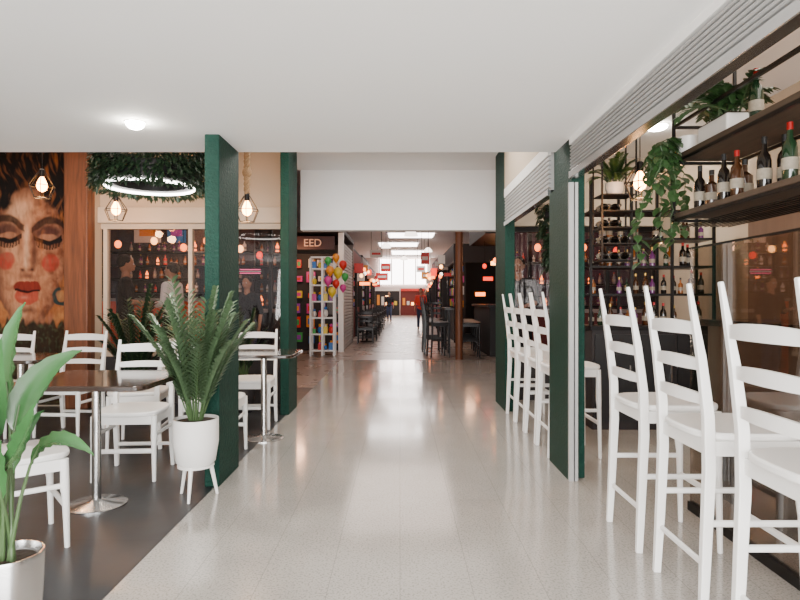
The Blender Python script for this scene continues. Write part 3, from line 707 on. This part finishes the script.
for r_ in range(6):
    for c_ in range(5):
        k=random.randrange(8); w_=random.uniform(.05,.12); h_=random.uniform(.10,.28)
        b=MB(); b.box(-w_,w_,-.04,.04,0,h_); b.m=1; b.box(-w_*.6,w_*.6,-.045,-.04,h_*.25,h_*.75)
        o=b.build('toy_box',[M_br[k],M_br[(k+3)%8]],bev=.008); o.location=(-2.72+c_*.30+random.uniform(-.03,.03),14.24,.15+r_*.36+random.uniform(0,.06))
        tag(o,'small bright toy box hung in the display of the toy kiosk','toy box','toy boxes on the kiosk display wall')
t=thing('display_rack','white metal display rack of small colourful goods at the market entrance','display rack',(-1.66,12.95,0))
f=MB()
for x in (-.25,0,.25):
    for y in (-.14,.14): f.box(x-.02,x+.02,y-.02,y+.02,0,2.1)
f.build('frame',M_white,t)
for z in (.1,.45,.8,1.15,1.5,1.85,2.1): MB().box(-.25,.25,-.14,.14,z,z+.03).build('shelf',M_white,t)
for zi,z in enumerate((.13,.48,.83,1.18,1.53,1.88)):
    for c_ in range(4):
        if random.random()<.25: continue
        k=random.choice((0,5,6,4,2,7,3)); s_=random.uniform(.6,1.2); b=MB()
        if (zi+c_)%2: b.box(-.04*s_,.04*s_,-.05,.05,0,.14*s_); b.m=1; b.lathe([(.03,.14*s_),(.02,.18*s_)],(0,0,0),10)
        else: b.ell((0,0,.08*s_),(.055*s_,.05,.08*s_),12); b.m=1; b.ell((0,0,.18*s_),(.035*s_,.035,.035*s_),10)
        o=b.build('trinket_jar' if (zi+c_)%2 else 'small_toy',[M_br[k],M_br[(k+5)%8]],smooth=not (zi+c_)%2); o.location=(-1.66-.18+c_*.12,12.90,z)
        tag(o,'small bright jar on the white display rack' if (zi+c_)%2 else 'small rounded toy on the white display rack','jar' if (zi+c_)%2 else 'toy','jars on the white display rack' if (zi+c_)%2 else 'toys on the white display rack')
bc=[(328,261,3),(336,258,1),(343,265,0),(330,271,1),(338,273,2),(345,277,3),(328,281,5),(336,284,0),(343,288,5),(332,292,2)]
nm=['red','orange','yellow','green','blue','pink','purple','white']
for i,(x,y,k) in enumerate(bc):
    p=P(x,y,12.4+.35*(i%3)); t=thing('balloon','%s balloon, %s from the top in the bunch beside the white rack'%(nm[k],ords[i] if i<9 else 'tenth'),'balloon',p,0,'balloons beside the display rack')
    s_=random.uniform(.7,1.05)
    MB().lathe([(.01,-.13*s_),(.045*s_,-.10*s_),(.085*s_,-.04*s_),(.10*s_,.02*s_),(.085*s_,.08*s_),(.05*s_,.11*s_),(.01,.12*s_)],(0,0,0),16).build('skin',M_br[k],t,smooth=True)
    MB().lathe([(.018,-.15*s_),(.006,-.13*s_)],(0,0,0),8).build('knot',M_br[k],t)
    MB().tube([(0,0,-.15*s_),(0,0,.9-p.z if p.z>1.2 else -.3)],.003,4).build('string',M_white,t)
NR,NO,NA,NP,NB,NW=M_neon
stall(-3.4,-1.4,17.6,21.8,2.7,1,'dark stall with maroon fascia beyond the toy kiosk',M_k2,M_k3,[M_br[0],M_br[7],NO])
stall(-3.4,-1.4,22.4,27.5,2.8,1,'cream fronted stall halfway down the left of the aisle',M_k1,M_k3,[M_br[1],NR,M_br[7]])
stall(-3.4,-1.5,28.5,36,2.8,1,'furthest stall on the left of the aisle',M_k2,M_k3,[M_br[0],NW,M_k2,NO])
stall(1.5,3.6,16.8,21.5,2.7,-1,'dark stall behind the black stools on the right of the aisle',M_k3,M_k3,[M_br[0],M_k1,M_br[7]])
stall(1.5,3.6,22.5,28,2.8,-1,'maroon stall halfway down the right of the aisle',M_k2,M_k3,[M_br[7],NR,NO])
stall(1.7,3.6,29,36,2.8,-1,'furthest stall on the right of the aisle',M_k1,M_k3,[NO,M_br[7],NR])
hs_=[(-.95,24,2.9,.5,.3,7),(1.05,25.2,2.7,.35,.5,0),(-.7,29.5,2.6,.5,.4,0),(1.2,34.4,2.8,.5,.35,7),(-1.2,40,2.5,.8,.5,0),(1.8,40.5,2.6,.7,.5,1)]
for i,(x,y,z,w_,h_,k) in enumerate(hs_):
    t=thing('hanging_sign','%s sign board hanging over the market aisle, %s from the entrance'%(nm[k],ords[i]),'sign',(x,y,z)); MB().box(-w_/2,w_/2,-.03,.03,0,h_).build('board',M_br[k],t); MB().box(-w_*.35,w_*.35,-.036,-.03,h_*.35,h_*.65).build('stripe',M_br[0 if k==7 else 7],t)
    for q in (-.4,.4): MB().tube([(q*w_,0,h_),(q*w_,0,4.665-z)],.008,4).build('cord',M_black,t)
for i,(x,w_,mm,em_) in enumerate(((-3.0,1.8,M_k2,NR),(-1.0,1.9,M_k3,M_br[7]),(1.0,1.9,M_k2,M_br[0]),(3.0,1.8,M_k3,NO))):
    t=thing('end_shop_front','shop front across the end of the aisle, %s from the left'%ords[i],'shop front',(x,47,0)); MB().box(-w_/2,w_/2,0,.5,0,1.9).build('front',mm,t); MB().box(-w_/2,w_/2,-.1,0,1.9,2.1).build('fascia',em_,t)
    for q in range(5): MB().box(-w_*.42+q*.34,-w_*.42+q*.34+.2,-.05,0,.8,.9+.7*random.random()).build('display_goods_and_glow',[M_br[1],M_br[7],NA,M_br[0],M_br[2]][q],t)  # amber block among the goods glows, warm shop light put into its material
tag(MB().tube([(1.19,12.1,0),(1.19,12.1,4.7)],.075,16).build('wooden_pole',M_post,smooth=True),'orange brown wooden pole at the right of the market entrance','pole')
t=thing('market_bar_counter','black bar counter with dark stools at the market entrance','counter',(1.9,13.6,0))
MB().box(0,.5,-.9,1.8,0,1.05).build('body',M_k3,t); MB().box(-.05,.55,-1.0,1.9,1.05,1.10).build('countertop',M_blackw,t)
MB().box(.9,1.0,-1.0,2.0,0,2.9).build('back_wall',mat('bar_back_red',(.22,.05,.03),.6),t); MB().box(-.1,1.0,-1.0,2.0,2.6,2.95).build('canopy',M_k3,t)
for k in range(3): MB().box(.05+.2*k,.30+.2*k,1.88,1.93,1.3+k*.4,1.40+k*.4).build('added_glow_panel',[NO,NR,NA][k],t)  # glowing panels added to brighten the bar side
bs=make_chair('bar_stool','','bar stool','black bar stools in the market',.74,1.28,.40,.38,M_blackw,True)
bsp=[(1.44,12.45,-90),(1.50,12.95,-90),(1.52,13.45,-90),(1.54,13.95,-90),(1.56,14.45,-90),(.80,12.6,-80),(.74,13.3,-95),(.72,14.1,-90),(.90,15.2,180)]
for i,(x,y,a) in enumerate(bsp):
    o=bs if i==0 else dup(bs); o.location=(x,y,0); o.rotation_euler=(0,0,math.radians(a))
    o['label']=('black high backed stool at the market bar counter, %s from the wooden pole'%ords[i]) if i<5 else ('black high backed chair left of the wooden pole, %s from the front'%ords[i-5])
t=thing('high_table','black high table among the black chairs left of the wooden pole','table',(1.10,13.9,0)); MB().box(-.10,.10,-.5,.7,.98,1.02).build('tabletop',M_blackw,t)
for y in (-.4,.6): MB().box(-.03,.03,y-.03,y+.03,0,.98).build('leg',M_black,t)
cb=make_chair('dining_chair','','chair','dark chairs along the market aisle',.46,.90,.42,.40,M_blackw,False)
k_=0
for y in (17.2,19.4,21.6,24.0,26.4,29.0):
    t=thing('aisle_table','small dark table on the left of the market aisle, %s from the toy kiosk'%ords[k_],'table',(-.95,y,0)); MB().prism([(.3*math.cos(a*PI/6),.3*math.sin(a*PI/6)) for a in range(12)],.72,.75).build('tabletop',M_blackw,t); MB().lathe([(.2,0),(.2,.02),(.03,.04),(.03,.72)],(0,0,0),12).build('pedestal',M_black,t)
    for j,(dx,dy,a) in enumerate(((0,-.62,0),(.05,.62,180))):
        o=cb if (k_==0 and j==0) else dup(cb); o.location=(-.95+dx,y+dy,0); o.rotation_euler=(0,0,math.radians(a)); o['label']='dark chair %s the %s small aisle table from the toy kiosk'%(('before','behind')[j],ords[k_])
    k_+=1
for i,(x,y,d,rr) in enumerate(((411,236,24,.28),(386,248,29.4,.25),(428,252,34.6,.25),(404,260,40.2,.25))):
    p=P(x,y,d); t=thing('dome_lamp','white glowing dome lamp hanging over the aisle, %s nearest'%ords[i],'pendant lamp',p)
    MB().lathe([(rr,0),(rr*.9,.1),(rr*.5,.22),(.04,.26)],(0,0,0),20).build('shade',NW,t,smooth=True); MB().tube([(0,0,.25),(0,0,4.7-p.z)],.01,5).build('cord',M_black,t)
def drinks(x0,x1,y,label,cm,back,rows_,ch=1.0):
    t=thing('drinks_stall',label,'market stall',(x0,y,0)); W_=x1-x0
    MB().box(0,W_,0,.5,0,ch).build('counter',cm,t); MB().box(0,W_,-.05,.55,ch,ch+.05).build('countertop',M_k1,t)
    MB().box(0,W_,1.9,2.0,0,3.2).build('back_wall',back,t)
    MB().box(0,W_,-.1,2.0,2.75,2.85).build('canopy',M_k3,t); MB().box(0,W_,-.1,-.04,2.35,2.75).build('fascia',M_k3,t)
    for q in (0.04,W_-.04): MB().box(q-.03,q+.03,-.08,0,0,2.75).build('post',M_black,t)
    for z in rows_: MB().box(0,W_,1.6,1.9,z-.03,z).build('shelf',M_black,t)
    return t
drinks(-5.6,-2.75,9.4,'red fronted drinks stall seen through the left shop window',M_red,mat('dark_stall_back',(.035,.02,.022),.5),(1.1,1.35,1.6,1.85,2.1),1.18)
drinks(-2.7,-2.02,9.6,'narrow drinks stall seen between the left green columns',M_k3,M_greyd,(1.1,1.35,1.6,1.85,2.1))
drinks(1.98,4.4,9.4,'drinks stall seen through the right shop window',M_k2,mat('plum_back',(.05,.018,.04),.6),(1.1,1.5,1.9))
bs2=[make_bottle('','',m_,M_cap[k%3],.22,.034,k>2) for k,m_ in enumerate(M_bot[3:]+[M_br[0],M_br[7],NO])]
u3=set()
for (xa,xb,y,nm_,zz) in ((-5.0,-2.85,11.15,'red fronted drinks stall',(1.35,1.6,1.85,2.1)),(-2.62,-2.1,11.35,'narrow drinks stall',(1.1,1.35,1.6,1.85,2.1)),(2.08,4.2,11.15,'right drinks stall',(1.1,1.5,1.9))):
    for z in zz:
        x=xa
        while x<xb:
            k=random.choice((0,0,1,1,2,2,3,4,5)) if len(u3)==6 else len(u3); o=bs2[k] if k not in u3 else dup(bs2[k]); u3.add(k)
            o.location=(x,y+random.uniform(-.03,.03),z); s_=random.uniform(.6,1.0); o.scale=(s_,s_,s_); o['label']='bright bottle among those on the back shelves of the %s'%nm_; o['group']='bottles on the shelves of the %s'%nm_; x+=random.uniform(.09,.20)
for i,(x,z,w_,h_,k) in enumerate(((-4.75,2.28,.5,.4,7),(-4.2,2.28,.35,.4,4),(-3.35,2.28,.4,.4,7))):
    t=thing('poster','%s poster on the back wall of the red stall, %s from the left'%(nm[k],ords[i]),'poster',(x,11.28,z)); MB().box(-w_/2,w_/2,0,.015,0,h_).build('sheet',M_br[k],t); MB().box(-w_*.3,w_*.3,-.006,0,h_*.3,h_*.7).build('picture',M_br[(k+2)%8],t)
for i,(x,y,z,k) in enumerate([(-4.3,9.15,2.05,1),(-3.75,9.15,2.1,2),(-3.3,9.15,2.0,1),(-2.95,9.15,2.1,1),(-2.5,9.4,2.0,2),(-2.2,9.4,1.9,0),(2.1,9.15,2.0,1),(2.4,9.15,1.9,2),(2.8,9.15,2.0,1),(3.3,9.15,1.95,0),(2.05,12.9,2.05,1),(2.3,13.4,2.1,2),(2.0,14.2,2.0,0)]):
    t=thing('hanging_bulb','warm glowing globe bulb hanging over a market stall','light bulb',(x,y,z),0,'warm globe bulbs over the market stalls')
    MB().ell((0,0,0),(.05,.05,.06),12).build('globe',M_neon[k],t,smooth=True); MB().tube([(0,0,.05),(0,0,(2.75 if y<12 else 2.6)-z)],.004,4).build('cord',M_black,t)
sgn=[(-3.9,9.27,2.38,.9,.2,NR,'red'),(-3.05,9.27,2.38,.4,.2,NO,'orange'),(-2.36,9.46,2.36,.5,.20,NA,'amber'),(-2.36,9.46,1.60,.42,.10,NP,'pink'),(2.25,9.27,2.38,.4,.16,NR,'red'),(3.0,9.27,2.36,.8,.2,NP,'pink')]
for i,(x,y,z,w_,h_,mm,cn) in enumerate(sgn):
    t=thing('lit_sign','%s lit sign panel on a drinks stall, %s from the left'%(cn,ords[i]),'sign',(x,y,z)); MB().box(-w_/2,w_/2,0,.03,0,h_).build('panel',M_k3,t)
    for q in range(3): 
        ww=w_*random.uniform(.25,.42); MB().box(-ww,ww,-.012,0,h_*(.15+.28*q),h_*(.30+.28*q)).build('light_strip',mm if q!=1 else M_br[7],t)

# ------------------------------------------------------------ people
def person(label,loc,rz,h,shirt,pants,arms,vox=.013,long_hair=False,legs=None,sleeve=1.0,apron=None):
    t=thing('person',label,'person',loc,math.radians(rz)); s=h/1.75
    V=lambda p: Vector(p)*s
    def fin(mb,name,m,par,vx):
        o=mb.build(name,m,par,smooth=True); r_=o.modifiers.new('remesh','REMESH'); r_.mode='VOXEL'; r_.voxel_size=vx; r_.use_smooth_shade=True; return o
    body=MB(); sh_=MB(); pa=MB(); g=.012
    def c(mb,a,ra,b,rb,e=0): mb.cap(V(a),(ra+e)*s,V(b),(rb+e)*s,10)
    legs=legs or [((-.09,0,.92),(-.10,.02,.50),(-.10,-.02,.09)),((.09,0,.92),(.10,.02,.50),(.10,-.02,.09))]
    mb=body
    c(mb,(-.065,0,.96),.098,(.065,0,.96),.098); c(mb,(-.045,0,1.12),.085,(.045,0,1.12),.085); c(mb,(-.045,.0,1.0),.088,(-.075,0,1.33),.095); c(mb,(.045,.0,1.0),.088,(.075,0,1.33),.095); c(mb,(-.13,0,1.42),.052,(.13,0,1.42),.052)
    c(mb,(0,0,1.40),.06,(0,.01,1.54),.050)
    mb.ell(V((0,.015,1.64)),(.074*s,.092*s,.112*s),16); c(mb,(0,.09,1.585),.03,(0,.06,1.60),.045); c(mb,(0,.10,1.645),.010,(0,.118,1.62),.013)
    for q in (-1,1): c(mb,(q*.074,.01,1.65),.014,(q*.076,.005,1.62),.012)
    c(pa,(-.065,0,.96),.100,(.065,0,.96),.100,g); c(pa,(-.045,0,1.05),.092,(.045,0,1.05),.092,g)
    c(sh_,(-.065,0,.94),.101,(.065,0,.94),.101,g+.005); c(sh_,(-.045,.0,1.0),.090,(-.075,0,1.33),.096,g+.002); c(sh_,(.045,.0,1.0),.090,(.075,0,1.33),.096,g+.002); c(sh_,(-.13,0,1.42),.052,(.13,0,1.42),.052,g); c(sh_,(-.045,0,1.12),.088,(.045,0,1.12),.088,g)
    for q,(hp,kn,an) in zip((-1,1),legs):
        c(body,hp,.085,kn,.055); c(body,kn,.054,an,.036); c(body,an,.036,(an[0]+q*.01,an[1]+.15,.035),.03)
        c(pa,hp,.086,kn,.060,g); c(pa,kn,.058,an,.048,g)
        so=MB(); so.cap(V((an[0],an[1]-.03,.045)),.044*s,V((an[0]+q*.012,an[1]+.16,.038)),.037*s); so.build('shoe',M_shoe,t,smooth=True)
    for q,(el,wr) in zip((-1,1),arms):
        S=(q*.175,0,1.415); c(body,S,.050,el,.038); c(body,el,.036,wr,.025)
        c(sh_,S,.052,el,.042,g)
        if sleeve>1: c(sh_,el,.040,wr,.030,g)
        w=Vector(wr); d=(w-Vector(el)).normalized(); sd=Vector((0,1,0)); sd=(sd-d*sd.dot(d)).normalized() if abs(d.y)<.9 else Vector((1,0,0)); nn=d.cross(sd)
        c(body,tuple(w+sd*.012),.020,tuple(w+d*.08+sd*.02),.018); c(body,tuple(w-sd*.012),.020,tuple(w+d*.08-sd*.02),.018)
        for k,(off,ln) in enumerate(((.031,.07),(.011,.08),(-.011,.075),(-.031,.058))):
            a=w+d*.085+sd*off; b=a+d*ln*.5; e_=b+d*ln*.4-nn*q*ln*.3; c(body,tuple(a),.0095,tuple(b),.0085); c(body,tuple(b),.0085,tuple(e_),.0075)
        a=w+d*.03+sd*.03; b=a+d*.035+sd*.028; c(body,tuple(a),.012,tuple(b),.0095); c(body,tuple(b),.0095,tuple(b+d*.028),.008)
    fin(body,'body',M_skin,t,vox*.75*s); fin(sh_,'shirt',shirt,t,vox*s); fin(pa,'trousers',pants,t,vox*s)
    hr=MB(); hr.ell(V((0,-.012,1.675)),(.084*s,.096*s,.098*s),16)
    if long_hair: c(hr,(0,-.06,1.66),.075,(0,-.085,1.46),.05)
    hr.build('hair',M_hair,t,smooth=True)
    for q in (-1,1): MB().ell(V((q*.03,.098,1.645)),(.012*s,.010*s,.008*s),10).build('eye',M_eye,t,smooth=True)
    MB().ell(V((0,.112,1.575)),(.022*s,.008*s,.006*s),10).build('mouth',M_lips,t,smooth=True)
    if apron:
        a=MB(); a.tube([V((0,.115,1.30)),V((0,.13,1.05)),V((0,.135,.62))],[(.11*s,.012*s),(.15*s,.02*s),(.16*s,.02*s)],12,ref=(1,0,0)); a.build('apron',apron,t,smooth=True)
    return t
A_rel=[((-.24,-.02,1.14),(-.26,.07,.90)),((.24,-.02,1.14),(.26,.07,.90))]
A_work=[((-.23,.0,1.16),(-.14,.24,1.12)),((.23,.0,1.16),(.12,.25,1.14))]
A_one=[((-.24,-.02,1.14),(-.24,.05,.88)),((.23,.02,1.16),(.16,.24,1.20))]
person('person in dark shirt standing at the stall behind the left shop window',(-3.62,7.9,0),-60,1.78,M_cd,M_cd,A_work)
person('person in white shirt at the red counter behind the left shop window',(-3.36,8.85,0),80,1.74,M_cw,M_cd,A_work,sleeve=2)
person('person in dark clothing seen between the near and far left green columns',(-2.33,9.15,0),170,1.55,M_cd,M_cb,A_one)
person('person in dark shirt behind the right shop window, by the far green column',(1.56,7.9,0),160,1.76,M_cd,M_cd,A_work)
walk=[((-.09,0,.92),(-.10,.14,.52),(-.10,.10,.09)),((.09,0,.92),(.10,.02,.50),(.10,-.20,.12))]
person('person in coral top walking down the middle of the market aisle',(.84,24.2,0),180,1.66,M_cr,M_cb,A_rel,.018,True,walk)
person('person in dark clothes walking just right of the one in coral',(1.22,28.4,0),170,1.68,M_cd,M_cd,A_rel,.018,False,walk)
person('person in black top far down the left side of the aisle',(-.6,33.5,0),175,1.66,M_cd,M_cb,A_rel,.022,True,walk)

# ------------------------------------------------------------ lights
def area(loc,rot,sx,sy,e,col=(1,1,1)):
    L=bpy.data.lights.new('area','AREA'); L.shape='RECTANGLE'; L.size=sx; L.size_y=sy; L.energy=e; L.color=col
    o=bpy.data.objects.new('fill_area_lamp',L); C.objects.link(o); o.location=loc; o.rotation_euler=rot; return o
area((-.4,-2.6,1.1),(math.radians(107),0,0),6,2.0,860,(1,.985,.965))  # added fill lamp behind the camera, tilted up to brighten the ceiling
area((0,5.6,2.88),(0,0,0),2,1.2,70,(1,.96,.9))  # added cafe and bar fill lamps start here, unseen above the ceiling step
area((-3,5.5,2.88),(0,0,0),2,1.4,22,(1,.88,.74))
area((2.2,2.2,2.88),(0,0,0),1.2,3,42,(1,.90,.78))
area((2.4,6.4,2.88),(0,0,0),1,1,10,(1,.82,.65))
area((0,10.3,4.6),(0,0,0),6,3,70,(1,.86,.78))  # added market fill lamps start here, unseen above the bulkhead
area((-4,10,4.6),(0,0,0),3,3,55,(1,.66,.48))
area((0,18,4.6),(0,0,0),3,6,170,(1,.82,.72))
for x,y,e in ((-3.9,10.3,60),(-2.4,10.6,16),(3,10.3,30),(-2.3,13.3,34),(2.4,13.6,20),(-1.9,19,16),(2.2,19,14),(-1.9,25,22),(2.2,25,22),(-.8,44,50),(1.5,44,50)):
    L=bpy.data.lights.new('stall_light','POINT'); L.energy=e; L.color=(1,.50,.27); L.shadow_soft_size=.2
    o=bpy.data.objects.new('stall_light',L); C.objects.link(o); o.location=(x,y,2.2)
W=bpy.data.worlds.new('world'); bpy.context.scene.world=W; W.use_nodes=True
W.node_tree.nodes['Background'].inputs[0].default_value=(1,.985,.97,1); W.node_tree.nodes['Background'].inputs[1].default_value=1.15

cam=bpy.data.cameras.new('camera'); co=bpy.data.objects.new('camera',cam); C.objects.link(co)
co.location=(0,0,CAMZ); co.rotation_euler=(PI/2,0,0); cam.sensor_width=36; cam.lens=27; cam.clip_end=200; cam.clip_start=.05
bpy.context.scene.camera=co
